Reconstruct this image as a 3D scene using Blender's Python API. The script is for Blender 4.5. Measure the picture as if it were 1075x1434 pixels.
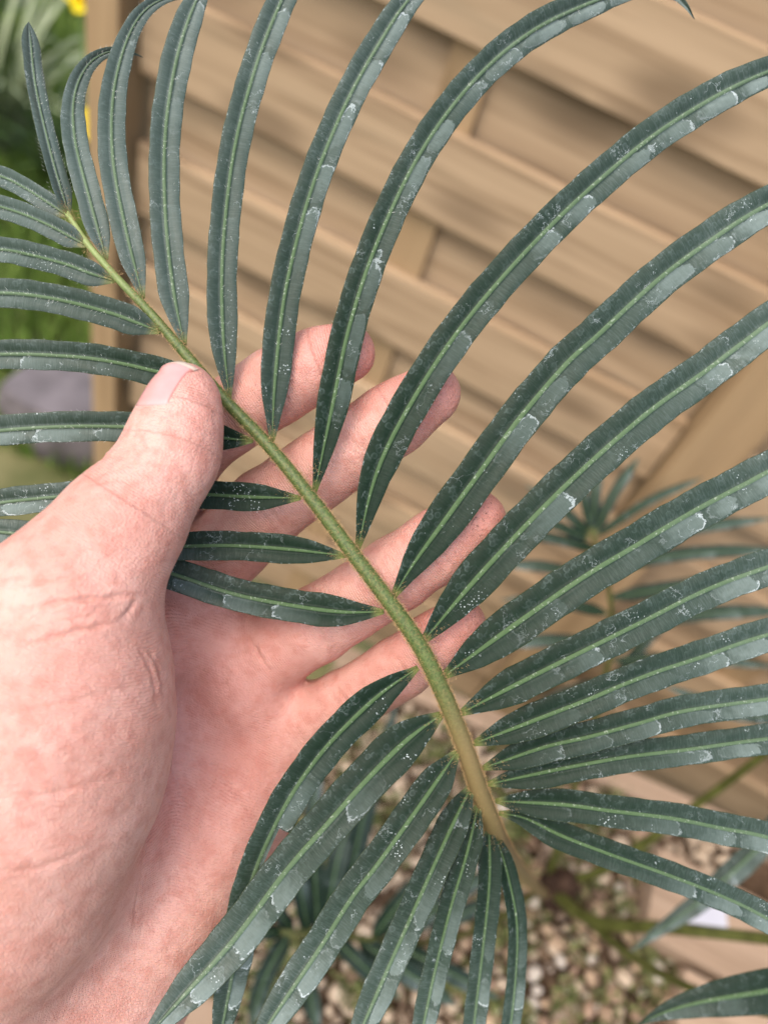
import bpy, bmesh, math, random
import numpy as np
from mathutils import Vector, Matrix
from mathutils.bvhtree import BVHTree
random.seed(7); rng = np.random.default_rng(7)
for o in list(bpy.data.objects): bpy.data.objects.remove(o)
S = bpy.context.scene
COL = S.collection
R_ = math.radians

# ------------------------------------------------------------ camera
F = 1152.0                      # focal length in pixels of a 1075 px wide frame
CX, CY = 537.5, 717.0
PITCH, ROLL, CAMZ = R_(49), math.atan2(.387, .922), 1.30
C0 = Vector((0, 0, CAMZ))
FW = Vector((0, math.cos(PITCH), -math.sin(PITCH)))
UP0 = Vector((0, math.sin(PITCH), math.cos(PITCH)))
RT0 = Vector((1, 0, 0))
RT = RT0*math.cos(ROLL) + UP0*math.sin(ROLL)
UP = -RT0*math.sin(ROLL) + UP0*math.cos(ROLL)
cam = bpy.data.cameras.new('camera'); camo = bpy.data.objects.new('camera', cam); COL.objects.link(camo)
camo.matrix_world = Matrix(((RT.x, UP.x, -FW.x, C0.x), (RT.y, UP.y, -FW.y, C0.y), (RT.z, UP.z, -FW.z, C0.z), (0, 0, 0, 1)))
cam.sensor_fit = 'HORIZONTAL'; cam.sensor_width = 36; cam.lens = 36*F/1075
cam.clip_start = .01; cam.clip_end = 200
cam.dof.use_dof = True; cam.dof.focus_distance = .206; cam.dof.aperture_fstop = 11
S.camera = camo
# ------------------------------------------------------------ light: bright overcast
w = bpy.data.worlds.new('World'); S.world = w; w.use_nodes = True
nt = w.node_tree; bg = nt.nodes['Background']
sky = nt.nodes.new('ShaderNodeTexSky'); sky.sky_type = 'NISHITA'; sky.sun_disc = False
SUN_EL, SUN_AZ = R_(60), R_(-142)          # azimuth measured from +Y towards +X
sky.sun_elevation = SUN_EL; sky.sun_rotation = SUN_AZ
sky.air_density = 1.0; sky.dust_density = 6.0; sky.ozone_density = 1.0
nt.links.new(sky.outputs[0], bg.inputs[0]); bg.inputs[1].default_value = .15
sun = bpy.data.lights.new('sun', 'SUN'); sun.energy = .5; sun.angle = R_(80); sun.color = (1, .96, .91)
suno = bpy.data.objects.new('sun', sun); COL.objects.link(suno)
sd = Vector((math.sin(SUN_AZ)*math.cos(SUN_EL), math.cos(SUN_AZ)*math.cos(SUN_EL), math.sin(SUN_EL)))
suno.rotation_euler = sd.to_track_quat('Z', 'Y').to_euler()
S.view_settings.view_transform = 'Standard'; S.view_settings.look = 'None'
S.view_settings.exposure = 1.03; S.view_settings.gamma = 1; S.view_settings.use_curve_mapping = False
S.render.engine = 'CYCLES'; S.cycles.use_denoising = True

# ------------------------------------------------------------ helpers
def P(px, py, d):
    """the point seen at pixel (px,py) of the photograph, d metres in front of the camera"""
    return C0 + (RT*((px-CX)/F) - UP*((py-CY)/F) + FW)*d
def hit_z(px, py, z):
    """where the ray through a pixel meets the horizontal plane at height z"""
    r = P(px, py, 1)-C0
    return C0 + r*((z-CAMZ)/r.z)
def empty(name, loc, label=None, cat=None, group=None, kind=None):
    o = bpy.data.objects.new(name, None); COL.objects.link(o); o.location = loc
    tag(o, label, cat, group, kind); return o
def tag(o, label=None, cat=None, group=None, kind=None):
    for k, v in (('label', label), ('category', cat), ('group', group), ('kind', kind)):
        if v: o[k] = v
    return o
def wloc(o):
    v = Vector((0, 0, 0))
    while o: v = v+o.location; o = o.parent
    return v
def mesh_obj(name, V, Fc, mat, parent=None, smooth=True, attrs=None, loc=None):
    """V in world space; parents carry only translations, so local = world - origin"""
    me = bpy.data.meshes.new(name)
    V = np.asarray(V, float).reshape(-1, 3)
    org = wloc(parent) if parent else Vector((0, 0, 0))
    if loc is not None: org = Vector(loc)
    V = V-np.array(org)
    me.from_pydata(V.tolist(), [], [list(map(int, f)) for f in Fc])
    if mat: me.materials.append(mat)
    if smooth: me.shade_smooth()
    for k, a in (attrs or {}).items():
        a = np.asarray(a, np.float32)
        if a.ndim == 1:
            at = me.attributes.new(k, 'FLOAT', 'POINT'); at.data.foreach_set('value', a)
        else:
            at = me.attributes.new(k, 'FLOAT_VECTOR', 'POINT'); at.data.foreach_set('vector', a.ravel())
    me.update()
    o = bpy.data.objects.new(name, me); COL.objects.link(o)
    if parent:
        o.parent = parent
        if loc is not None: o.location = Vector(loc)-wloc(parent)
    elif loc is not None: o.location = loc
    return o
def catmull(pts, n):
    """resample a polyline of n-vectors with a Catmull-Rom spline, evenly by arc length"""
    p = np.asarray(pts, float); p = np.vstack([2*p[0]-p[1], p, 2*p[-1]-p[-2]])
    out = []
    for i in range(1, len(p)-2):
        t = np.linspace(0, 1, 24, endpoint=(i == len(p)-3))[:, None]
        a, b, c, d = p[i-1], p[i], p[i+1], p[i+2]
        out.append(.5*((2*b)+(-a+c)*t+(2*a-5*b+4*c-d)*t**2+(-a+3*b-3*c+d)*t**3))
    q = np.vstack(out)
    s = np.concatenate([[0], np.cumsum(np.linalg.norm(np.diff(q[:, :3], axis=0), axis=1))])
    u = np.linspace(0, s[-1], n)
    return np.stack([np.interp(u, s, q[:, k]) for k in range(q.shape[1])], 1), u
def tangents(p):
    t = np.gradient(p, axis=0); return t/np.maximum(np.linalg.norm(t, axis=1), 1e-9)[:, None]
def tube(path, rad, n=8, cap=True):
    p = np.asarray(path, float); T = tangents(p); r = np.broadcast_to(np.asarray(rad, float), (len(p),))
    ref = np.array([0.3, .2, 1.0]); V = []
    for i in range(len(p)):
        a = np.cross(T[i], ref); a /= np.linalg.norm(a); b = np.cross(T[i], a)
        for k in range(n):
            an = 2*math.pi*k/n; V.append(p[i]+r[i]*(math.cos(an)*a+math.sin(an)*b))
    Fc = [(i*n+k, i*n+(k+1) % n, (i+1)*n+(k+1) % n, (i+1)*n+k) for i in range(len(p)-1) for k in range(n)]
    if cap: Fc += [tuple(range(n))[::-1], tuple((len(p)-1)*n+k for k in range(n))]
    return np.array(V), Fc
def box(sx, sy, sz, bev=.002, c=(0, 0, 0)):
    bm = bmesh.new(); bmesh.ops.create_cube(bm, size=1)
    bmesh.ops.scale(bm, vec=(sx, sy, sz), verts=bm.verts)
    bmesh.ops.translate(bm, vec=c, verts=bm.verts)
    if bev: bmesh.ops.bevel(bm, geom=bm.edges[:], offset=bev, segments=2, affect='EDGES', profile=.7)
    bm.verts.index_update()
    V = np.array([v.co[:] for v in bm.verts]); Fc = [[v.index for v in f.verts] for f in bm.faces]; bm.free()
    return V, Fc
def shared(name, me, parent=None, loc=(0, 0, 0), rot=(0, 0, 0), scale=1):
    o = bpy.data.objects.new(name, me); COL.objects.link(o); o.parent = parent; o.location = loc; o.rotation_euler = rot
    o.scale = (scale,)*3 if not hasattr(scale, '__len__') else scale
    return o
def me_of(name, V, Fc, mat, smooth=True):
    me = bpy.data.meshes.new(name); me.from_pydata(np.asarray(V, float).tolist(), [], [list(map(int, f)) for f in Fc])
    if mat: me.materials.append(mat)
    if smooth: me.shade_smooth()
    return me
class NG:
    """small node helper"""
    def __init__(s, name):
        s.m = bpy.data.materials.new(name); s.m.use_nodes = True; s.t = s.m.node_tree
        s.b = s.t.nodes['Principled BSDF']
    def n(s, typ, **kw):
        nd = s.t.nodes.new('ShaderNode'+typ)
        for k, v in kw.items():
            if k.startswith('i_'):
                key = k[2:]; key = int(key) if key.isdigit() else key.replace('_', ' ')
                s.put(nd.inputs[key], v)
            else: setattr(nd, k, v)
        return nd
    def put(s, inp, v):
        if isinstance(v, bpy.types.NodeSocket): s.t.links.new(v, inp)
        elif isinstance(v, bpy.types.Node): s.t.links.new(v.outputs[0], inp)
        else: inp.default_value = v
    def set(s, **kw):
        for k, v in kw.items(): s.put(s.b.inputs[k.replace('_', ' ')], v)
    def math(s, op, a, b=0.0, c=None, clamp=False):
        nd = s.t.nodes.new('ShaderNodeMath'); nd.operation = op; nd.use_clamp = clamp
        s.put(nd.inputs[0], a); s.put(nd.inputs[1], b)
        if c is not None: s.put(nd.inputs[2], c)
        return nd.outputs[0]
    def ss(s, v, a, b, lo=0.0, hi=1.0):
        nd = s.t.nodes.new('ShaderNodeMapRange'); nd.interpolation_type = 'SMOOTHSTEP'
        for i, x in enumerate((v, a, b, lo, hi)): s.put(nd.inputs[i], x)
        return nd.outputs[0]
    def mix(s, f, a, b, mode='MIX'):
        nd = s.t.nodes.new('ShaderNodeMix'); nd.data_type = 'RGBA'; nd.blend_type = mode
        s.put(nd.inputs[0], f)
        for i, x in ((6, a), (7, b)):
            if isinstance(x, tuple) and len(x) == 3: x = x+(1,)
            s.put(nd.inputs[i], x)
        return nd.outputs[2]
    def attr(s, name): return s.n('Attribute', attribute_name=name)
    def xyz(s, x, y, z=0.0):
        nd = s.n('CombineXYZ'); s.put(nd.inputs[0], x); s.put(nd.inputs[1], y); s.put(nd.inputs[2], z); return nd.outputs[0]
    def noise(s, vec, scale, detail=3.0, rough=.55, dim='3D'):
        nd = s.n('TexNoise'); nd.noise_dimensions = dim
        if vec is not None: s.put(nd.inputs['Vector'], vec)
        nd.inputs['Scale'].default_value = scale; nd.inputs['Detail'].default_value = detail; nd.inputs['Roughness'].default_value = rough
        return nd.outputs[0]
    def vor(s, vec, scale, feature='F1', rnd=1.0, out=0, dim='3D'):
        nd = s.n('TexVoronoi'); nd.feature = feature; nd.voronoi_dimensions = dim
        s.put(nd.inputs['Vector'], vec); nd.inputs['Scale'].default_value = scale; nd.inputs['Randomness'].default_value = rnd
        return nd.outputs[out]
    def bump(s, h, strength=.5, dist=.001, normal=None):
        nd = s.n('Bump'); nd.inputs['Strength'].default_value = strength; nd.inputs['Distance'].default_value = dist
        s.put(nd.inputs['Height'], h)
        if normal is not None: s.put(nd.inputs['Normal'], normal)
        return nd.outputs[0]
    def mapping(s, vec, scale=(1, 1, 1), loc=(0, 0, 0)):
        nd = s.n('Mapping'); s.put(nd.inputs['Vector'], vec); nd.inputs['Scale'].default_value = scale
        s.put(nd.inputs['Location'], loc); return nd.outputs[0]

# ------------------------------------------------------------ materials
def mat_leaf():
    g = NG('leaf'); rnd = g.n('ObjectInfo').outputs['Random']
    lv = g.attr('lv').outputs['Fac']; ls = g.attr('ls').outputs['Fac']; lt = g.attr('lt').outputs['Fac']; wd = g.attr('lw').outputs['Fac']
    off = g.math('MULTIPLY', rnd, 917.0)
    vm = g.math('MULTIPLY', lv, wd)                       # millimetres across, + on the lower half
    so = g.math('ADD', ls, off)
    mm = g.xyz(so, vm, off)
    # residue patches: a row of rounded flakes along the lower half, each with its own size and strength
    fine = g.noise(mm, .8, 4); wob = g.noise(g.xyz(g.math('MULTIPLY', so, .3), g.math('MULTIPLY', vm, .4), off), 1.0, 3)
    sw = g.math('MULTIPLY_ADD', wob, 5.0, so)
    u = g.math('MULTIPLY_ADD', g.noise(g.xyz(g.math('MULTIPLY', so, .045), off, 3.0), 1.0, 1), 1.3, g.math('MULTIPLY', sw, .068))
    cid = g.math('FLOOR', u); f = g.math('SUBTRACT', u, cid)
    wn = g.n('TexWhiteNoise', noise_dimensions='2D', i_0=g.xyz(cid, off)).outputs['Color']
    wsep = g.n('SeparateColor', i_0=wn).outputs
    hl = g.math('MULTIPLY_ADD', wsep[0], .14, .36)                        # half length
    vc = g.math('MULTIPLY_ADD', wsep[1], .08, .49); vh = g.math('MULTIPLY_ADD', wsep[2], .13, .36)
    ex = g.math('POWER', g.math('ABSOLUTE', g.math('DIVIDE', g.math('SUBTRACT', f, .5), hl)), 3.2)
    vwb = g.math('MULTIPLY_ADD', fine, .12, g.math('SUBTRACT', lv, .06))
    ey = g.math('POWER', g.math('ABSOLUTE', g.math('DIVIDE', g.math('SUBTRACT', vwb, vc), vh)), 3.2)
    dd = g.math('ADD', g.math('ADD', ex, ey), g.math('MULTIPLY_ADD', g.noise(mm, .7, 6, .75), 2.6, -1.3))
    low = g.ss(lv, .09, .14)
    sq = g.noise(g.xyz(so, vm, off), .24, 4, .6); sqm = g.math('MULTIPLY', g.ss(g.math('ABSOLUTE', g.math('SUBTRACT', sq, .5)), .012, .003), g.ss(g.noise(mm, .13, 2), .56, .66))
    amount = g.math('ADD', g.math('MULTIPLY', lt, 1.15), g.math('MULTIPLY_ADD', g.noise(g.xyz(g.math('MULTIPLY', so, .02), off, 0.0), 1.0, 2), 1.0, -.47))
    has = g.ss(g.math('SUBTRACT', amount, g.math('MULTIPLY', wsep[1], .7)), -.05, .40)
    patch = g.math('MULTIPLY', g.math('MULTIPLY', g.ss(dd, 1.15, .9), has), g.math('MULTIPLY', low, g.math('MULTIPLY_ADD', g.ss(g.math('MULTIPLY_ADD', wob, .5, f), .25, .85), .8, .2)))
    patch = g.math('MULTIPLY', patch, g.math('MULTIPLY_ADD', g.noise(g.xyz(g.math('MULTIPLY', so, .5), g.math('MULTIPLY', vm, .9), off), 1.0, 4), .9, .5), clamp=True)
    patch = g.math('MULTIPLY', patch, g.math('SUBTRACT', 1.0, g.attr('young').outputs['Fac']))
    brk = g.ss(g.noise(mm, .40, 3), .43, .56)
    endw = g.math('MULTIPLY', g.ss(f, .50, .80), g.ss(wsep[2], .2, .55))
    line = g.math('MULTIPLY', g.ss(dd, .72, 1.0), g.ss(dd, 1.38, 1.08))
    line = g.math('MULTIPLY', g.math('MULTIPLY', line, has), g.math('MULTIPLY', brk, g.math('MULTIPLY_ADD', endw, .8, .2)), clamp=True)
    line = g.math('MULTIPLY', line, g.math('MULTIPLY', low, g.math('SUBTRACT', 1.0, g.attr('young').outputs['Fac'])))
    # small round water marks all over, mostly on the upper half
    vd = g.vor(g.xyz(g.math('MULTIPLY_ADD', fine, .8, so), vm, off), .55, 'F1', 1.0, 0, '2D')
    sel = g.ss(g.noise(mm, .33, 2), .46, .6)
    ring = g.math('MULTIPLY', g.ss(vd, .50, .40), g.math('MULTIPLY_ADD', g.ss(vd, .15, .38), .7, .3))
    spot = g.math('MULTIPLY', g.math('MULTIPLY', ring, sel), g.math('MAXIMUM', g.ss(lv, -.35, -.7), g.math('MULTIPLY', g.ss(lv, .1, -.1), .45)))
    # crumbs of lime
    cd = g.math('ADD', g.vor(mm, 1.0, 'F1', 1.0, 0, '2D'), g.math('MULTIPLY_ADD', g.noise(mm, .9, 2), .5, -.26))
    crumb = g.math('MULTIPLY', g.ss(cd, .17, .09), g.ss(g.math('ADD', g.noise(mm, .16, 3), g.math('MULTIPLY', g.noise(g.xyz(so, off, off), .03, 1), .4)), .83, .92))
    crumb = g.math('MULTIPLY', crumb, g.math('SUBTRACT', 1.0, g.attr('young').outputs['Fac']))
    rim = g.math('MULTIPLY', g.ss(g.math('ABSOLUTE', lv), .86, .97), g.ss(g.noise(mm, 1.3, 3), .56, .70))
    yg = g.attr('young').outputs['Fac']
    film = g.math('MULTIPLY', g.math('MAXIMUM', g.ss(lt, .10, .85), yg), g.math('MULTIPLY_ADD', g.noise(mm, .12, 4), .8, .25))
    film = g.math('ADD', film, g.math('MULTIPLY', g.math('MULTIPLY', g.ss(lv, -.05, .2), g.ss(lt, .0, .4)), .18), clamp=True)
    base = g.mix(g.noise(mm, .5, 4), (.005, .013, .0075), (.011, .026, .014))
    c = g.mix(g.math('MULTIPLY', film, .72), base, (.046, .078, .059))
    c = g.mix(g.math('MULTIPLY', yg, .45), c, (.092, .132, .122))
    stri = g.noise(g.xyz(g.math('MULTIPLY', so, 2.6), g.math('MULTIPLY', vm, .35), off), 1.0, 4, .65)
    c = g.mix(g.math('MULTIPLY', g.ss(stri, .42, .68), g.math('MULTIPLY_ADD', film, .32, .03)), c, (.14, .18, .17))
    c = g.mix(g.math('MULTIPLY', spot, .28), c, (.12, .165, .155))
    c = g.mix(g.math('MULTIPLY', patch, g.math('MULTIPLY_ADD', g.math('POWER', lt, 2.0), .75, .20), clamp=True), c, (.175, .23, .215))
    white = g.math('MAXIMUM', g.math('MULTIPLY', line, g.math('MULTIPLY_ADD', lt, .5, .40)), g.math('MAXIMUM', g.math('MULTIPLY', crumb, .75), g.math('MAXIMUM', g.math('MULTIPLY', rim, .4), g.math('MULTIPLY', sqm, g.math('MULTIPLY_ADD', lt, .5, .1)))))
    c = g.mix(white, c, (.50, .58, .59))
    av = g.math('ABSOLUTE', lv)
    rib = g.math('MULTIPLY', g.ss(av, .135, .085), g.ss(lt, 1.0, .85))
    ribc = g.mix(g.noise(mm, .4, 3), (.045, .085, .032), (.08, .135, .06))
    ribc = g.mix(g.math('MULTIPLY', film, .6), ribc, (.125, .185, .125))
    ribc = g.mix(g.math('MULTIPLY', g.ss(g.noise(mm, 1.2, 3), .58, .7), .5), ribc, (.34, .40, .32))
    c = g.mix(rib, c, ribc)
    edge = g.ss(av, .955, .985); c = g.mix(g.math('MULTIPLY', edge, .55), c, (.045, .06, .02))
    c = g.mix(g.ss(ls, 4.0, .5), c, (.125, .145, .045))
    under = g.attr('und').outputs['Fac']; c = g.mix(under, c, (.05, .085, .035))
    g.set(Base_Color=c)
    ro = g.math('MULTIPLY_ADD', g.noise(mm, .8, 3), .22, .36); ro = g.math('ADD', ro, g.math('MULTIPLY', g.math('MAXIMUM', patch, white), .2))
    g.set(Roughness=ro, Specular_IOR_Level=g.math('MULTIPLY_ADD', film, .38, .10))
    h = g.math('ADD', g.math('MULTIPLY', white, .35), g.math('ADD', g.math('MULTIPLY', g.noise(mm, 1.6, 3), .35), g.math('MULTIPLY', stri, .6)))
    h = g.math('ADD', h, g.math('MULTIPLY', patch, .25))
    g.set(Normal=g.bump(h, .55, .00025)); return g.m
def mat_rachis(name='rachis'):
    g = NG(name); co = g.n('TexCoord').outputs['Object']; rs = g.attr('rs').outputs['Fac']
    st = g.noise(g.mapping(co, (1, 1, 1)), 1400, 4)
    c = g.mix(g.ss(st, .35, .65), (.045, .078, .016), (.105, .145, .038))
    br = g.math('MULTIPLY', g.ss(g.noise(co, 900, 4), .46, .66), g.ss(rs, -.2, .75))
    c = g.mix(g.math('MULTIPLY', br, .34), c, (.20, .15, .05))
    c = g.mix(g.math('MULTIPLY', g.ss(rs, .72, .86), .8), c, (.22, .15, .065))
    c = g.mix(g.ss(rs, .22, .0), c, (.28, .36, .13))
    g.set(Base_Color=c, Roughness=.55, Normal=g.bump(st, .3, .0002)); return g.m
def mat_plain(name, a, b, scale=60, rough=.7, bump=.3, dist=.002, spec=.4):
    g = NG(name); co = g.n('TexCoord').outputs['Object']; n = g.noise(co, scale, 5)
    g.set(Base_Color=g.mix(g.ss(n, .3, .7), a, b), Roughness=rough, Specular_IOR_Level=spec, Normal=g.bump(n, bump, dist)); return g.m
def mat_wood(name, dark, mid, light, stain=.6, axis=0):
    g = NG(name); oi = g.n('ObjectInfo').outputs['Random']; co = g.n('TexCoord').outputs['Object']
    shift = g.xyz(g.math('MULTIPLY', oi, 53.0), g.math('MULTIPLY', oi, 17.0), g.math('MULTIPLY', oi, 31.0))
    v = g.n('VectorMath', operation='ADD'); g.put(v.inputs[0], co); g.put(v.inputs[1], shift); v = v.outputs[0]
    sc = [48, 48, 48]; sc[axis] = 1.1
    wv = g.noise(g.mapping(v, tuple(sc)), 1.0, 4, .6)
    sc2 = [70, 70, 70]; sc2[axis] = 2.2
    gr = g.noise(g.mapping(v, tuple(sc2)), 1.0, 5, .65)
    c = g.mix(g.ss(wv, .3, .7), mid, light)
    c = g.mix(g.math('MULTIPLY', g.ss(gr, .46, .70), .85), c, dark)
    sk = [13, 13, 13]; sk[axis] = 5
    kd = g.vor(g.mapping(v, tuple(sk)), 1.0, 'F1', 1.0, 0)
    kn = g.ss(kd, .38, .12); c = g.mix(g.math('MULTIPLY', kn, .6), c, tuple(x*.45 for x in dark))
    ss_ = [16, 16, 16]; ss_[axis] = 3.0
    stn = g.ss(g.noise(g.mapping(v, tuple(ss_)), 1.0, 4), .55, .72)
    c = g.mix(g.math('MULTIPLY', stn, stain), c, (.16, .135, .085))
    c = g.mix(g.math('MULTIPLY_ADD', oi, .3, 0.0), c, tuple(x*.8 for x in mid))
    g.set(Base_Color=c, Roughness=.75, Specular_IOR_Level=.25, Normal=g.bump(gr, .4, .0015)); return g.m
def mat_skin():
    g = NG('skin'); co = g.n('TexCoord').outputs['Object']
    red = g.attr('red').outputs['Fac']; fa = g.attr('ridge').outputs['Fac']; dirt = g.attr('dirt').outputs['Fac']; crs = g.attr('crease').outputs['Fac']
    big = g.noise(co, 55, 4, .6); mid = g.noise(co, 260, 4, .6); fin = g.noise(co, 1500, 3, .6)
    c = g.mix(g.ss(big, .32, .68), (.66, .385, .325), (.57, .30, .245))
    c = g.mix(g.math('MULTIPLY', g.ss(mid, .42, .7), .5), c, (.47, .19, .145))
    c = g.mix(g.math('MULTIPLY', red, .66), c, (.50, .165, .14))
    c = g.mix(g.math('MULTIPLY', crs, .28), c, (.48, .20, .15))
    pore = g.vor(co, 900, 'F1', 1.0); c = g.mix(g.math('MULTIPLY', g.ss(pore, .25, .08), .22), c, (.42, .18, .12))
    dz = g.ss(g.noise(co, 420, 5, .7), .60, .72); dl = g.ss(g.noise(co, 45, 3), .46, .62)
    c = g.mix(g.math('MULTIPLY', g.math('MULTIPLY', dz, dl), .38), c, (.27, .13, .06))
    d2 = g.ss(g.noise(co, 900, 4, .7), .55, .66)
    c = g.mix(g.math('MULTIPLY', g.math('MULTIPLY', d2, dirt), .85), c, (.09, .035, .018))
    g.set(Base_Color=c, Roughness=g.math('MULTIPLY_ADD', mid, .2, .40), Specular_IOR_Level=.35)
    g.set(Subsurface_Weight=.28, Subsurface_Radius=(1.0, .35, .2), Subsurface_Scale=.0022)
    # friction ridges follow the fingers; the phase is broken up by noise
    ph = g.math('MULTIPLY_ADD', g.noise(co, 130, 3), 9.0, g.math('MULTIPLY', fa, 2*math.pi/.62))
    rid = g.math('MULTIPLY', g.math('SINE', ph), g.attr('ramp').outputs['Fac'])
    vo = g.vor(co, 1150, 'DISTANCE_TO_EDGE', 1.0)
    h = g.math('ADD', g.math('MULTIPLY', rid, .13), g.math('MULTIPLY', g.ss(vo, .0, .25), .22))
    h = g.math('ADD', h, g.math('MULTIPLY', fin, .35))
    h = g.math('ADD', h, g.math('MULTIPLY', mid, .9))
    wr = g.noise(g.mapping(co, (1, 1, 1)), 90, 5, .7); h = g.math('ADD', h, g.math('MULTIPLY', wr, 1.9))
    g.set(Normal=g.bump(h, .6, .0007)); return g.m
def mat_nail():
    g = NG('nail'); e = g.attr('tip').outputs['Fac']; co = g.n('TexCoord').outputs['Object']
    c = g.mix(g.noise(co, 500, 3), (.57, .28, .265), (.62, .33, .31))
    c = g.mix(g.math('MULTIPLY', g.ss(e, .24, .12), .22), c, (.66, .42, .40))
    c = g.mix(g.math('MULTIPLY', g.math('MAXIMUM', g.ss(e, .13, .04), g.ss(g.attr('rim').outputs['Fac'], .82, .93)), .85), c, (.38, .13, .10))
    c = g.mix(g.ss(e, .90, .935), c, (.58, .49, .41))
    g.set(Base_Color=c, Roughness=.2, Specular_IOR_Level=.6, Subsurface_Weight=.15, Subsurface_Radius=(1, .4, .25), Subsurface_Scale=.001)
    g.set(Normal=g.bump(g.noise(g.mapping(co, (900, 900, 900)), 1.0, 2), .1, .0001)); return g.m
LEAF = mat_leaf(); RACH = mat_rachis()
FENCE_W = mat_wood('fence_wood', (.19, .125, .07), (.34, .245, .15), (.45, .33, .21), .4)
POST_W = mat_wood('post_wood', (.22, .145, .075), (.32, .22, .12), (.37, .26, .145), .15, 2)
RAIL_W = mat_wood('planter_wood', (.22, .15, .095), (.35, .25, .17), (.41, .30, .21), .3)
SKIN = mat_skin(); NAIL = mat_nail()
FUZZ = mat_plain('fuzz', (.24, .15, .06), (.40, .28, .13), 900, .7, .0)
HAIR = mat_plain('leaf_hair', (.40, .44, .40), (.60, .63, .58), 900, .6, .0)

# ------------------------------------------------------------ ground and surroundings
def sheet(name, x0, x1, y0, y1, z, nx, ny, amp, mat):
    xs = np.linspace(x0, x1, nx); ys = np.linspace(y0, y1, ny)
    X, Y = np.meshgrid(xs, ys); Z = z+amp*(np.sin(X*3.1+Y*1.7)+np.sin(Y*4.3-X*2.2)+.5*np.sin(X*11+Y*7))/2.5
    V = np.stack([X, Y, Z], -1).reshape(-1, 3)
    Fc = [(j*nx+i, j*nx+i+1, (j+1)*nx+i+1, (j+1)*nx+i) for j in range(ny-1) for i in range(nx-1)]
    return mesh_obj(name, V, Fc, mat)
GROUND = mat_plain('soil', (.075, .085, .03), (.16, .15, .07), 9, .9, .8, .02, .2)
tag(sheet('ground', -60, 60, -30, 90, 0, 121, 121, .0, GROUND), kind='structure')

# grass beyond the left end of the fence
def blades(name, n, region, h, wdt, mat, kind='stuff', lean=.5):
    V = []; Fc = []
    for i in range(n):
        x, y = region()
        a = random.uniform(0, 2*math.pi); hh = h*random.uniform(.5, 1.2); ww = wdt*random.uniform(.6, 1.2)
        lx, ly = math.cos(a)*hh*lean*random.random(), math.sin(a)*hh*lean*random.random()
        b = len(V); px_, py_ = -math.sin(a)*ww, math.cos(a)*ww
        V += [(x-px_, y-py_, 0), (x+px_, y+py_, 0), (x+lx*.4+px_*.7, y+ly*.4+py_*.7, hh*.6), (x+lx*.4-px_*.7, y+ly*.4-py_*.7, hh*.6), (x+lx, y+ly, hh)]
        Fc += [(b, b+1, b+2, b+3), (b+3, b+2, b+4)]
    o = mesh_obj(name, V, Fc, mat, smooth=False); tag(o, kind=kind); return o
GRASS = mat_plain('grass', (.085, .17, .022), (.19, .28, .05), 5, .7, .0)
def reg():
    while True:
        x, y = random.uniform(-2.2, -.45), random.uniform(.9, 3.2)
        if random.random() < .9 and y > .9-.12*x*0: return x, y
tag(blades('grass', 40000, reg, .075, .0035, GRASS), 'short green grass beyond the fence end')

# ------------------------------------------------------------ fence
FY, FYAW = .80, R_(-8)
fdir = Vector((math.cos(FYAW), math.sin(FYAW), 0)); fnor = Vector((math.sin(FYAW), -math.cos(FYAW), 0))   # fnor faces the camera
fence = empty('fence', (0, FY, 0), 'tan wooden fence of horizontal boards fixed alternately front and back of battens', 'fence')
fence.rotation_euler = (0, 0, FYAW)
def ray_fence(px, py, dy=0.0):
    """local (x, z) of the point where a pixel's ray meets the plane dy behind the fence's middle"""
    o = Vector((0, FY, 0)) - fnor*dy; r = P(px, py, 1)-C0
    t = (o-C0).dot(fnor)/r.dot(fnor); p = C0+r*t
    return (p-Vector((0, FY, 0))).dot(fdir), p.z
xl = ray_fence(152, 250, -.03)[0]; xr = ray_fence(985, 640, -.03)[0]; xb = ray_fence(640, 150, -.0)[0]
zE3 = ray_fence(780, 138, -.04)[1]; zE4 = ray_fence(780, 418, -.04)[1]; PITCHB = zE3-zE4
print('fence', xl, xr, xb, zE3, zE4)
HB = PITCHB*.535
x_left, x_mid0, x_mid1, x_right = xl+.03, xr-.032, xr+.032, xr+1.6
def board_mesh(x0, x1, name, hb):
    V, Fc = box(x1-x0, .012, hb, .002)
    return me_of(name, V, Fc, FENCE_W, False)
for (a, b) in ((x_left, x_mid0), (x_mid1, x_right)):
    me_f = board_mesh(a, b, 'board', HB); me_k = board_mesh(a, b, 'board', PITCHB-HB+.055)
    for k in range(-5, 7):
        zb = zE3 - k*PITCHB                       # lower edge of a front board
        for front in (1, 0):
            zc = zb+HB/2 if front else zb-(PITCHB-HB)/2-.0125
            if zc < .06 or zc > 1.85: continue
            o = shared('board', me_f if front else me_k, fence, ((a+b)/2, -.0105 if front else .0105, zc), (R_(random.uniform(-.25, .25)), 0, 0))
            o.rotation_euler[1] = R_(random.uniform(-.25, .25))
V, Fc = box(.042, .0085, 1.8, .001); me_b = me_of('batten', V, Fc, POST_W, False)
for bx_ in (xb, xb-1.1 if xb-1.1 > xl else xb+.62, xr+.75):
    if xl < bx_: shared('batten', me_b, fence, (bx_, 0, .92))
pl = abs(ray_fence(133, 250, -.03)[0]-ray_fence(173, 250, -.03)[0])
V, Fc = box(pl, .075, 1.95, .004); shared('post', me_of('post', V, Fc, POST_W, False), fence, (xl, -.005, .97))
V, Fc = box(.058, .085, 1.95, .004); shared('post', me_of('post', V, Fc, POST_W, False), fence, (xr, -.015, .97))

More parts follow.
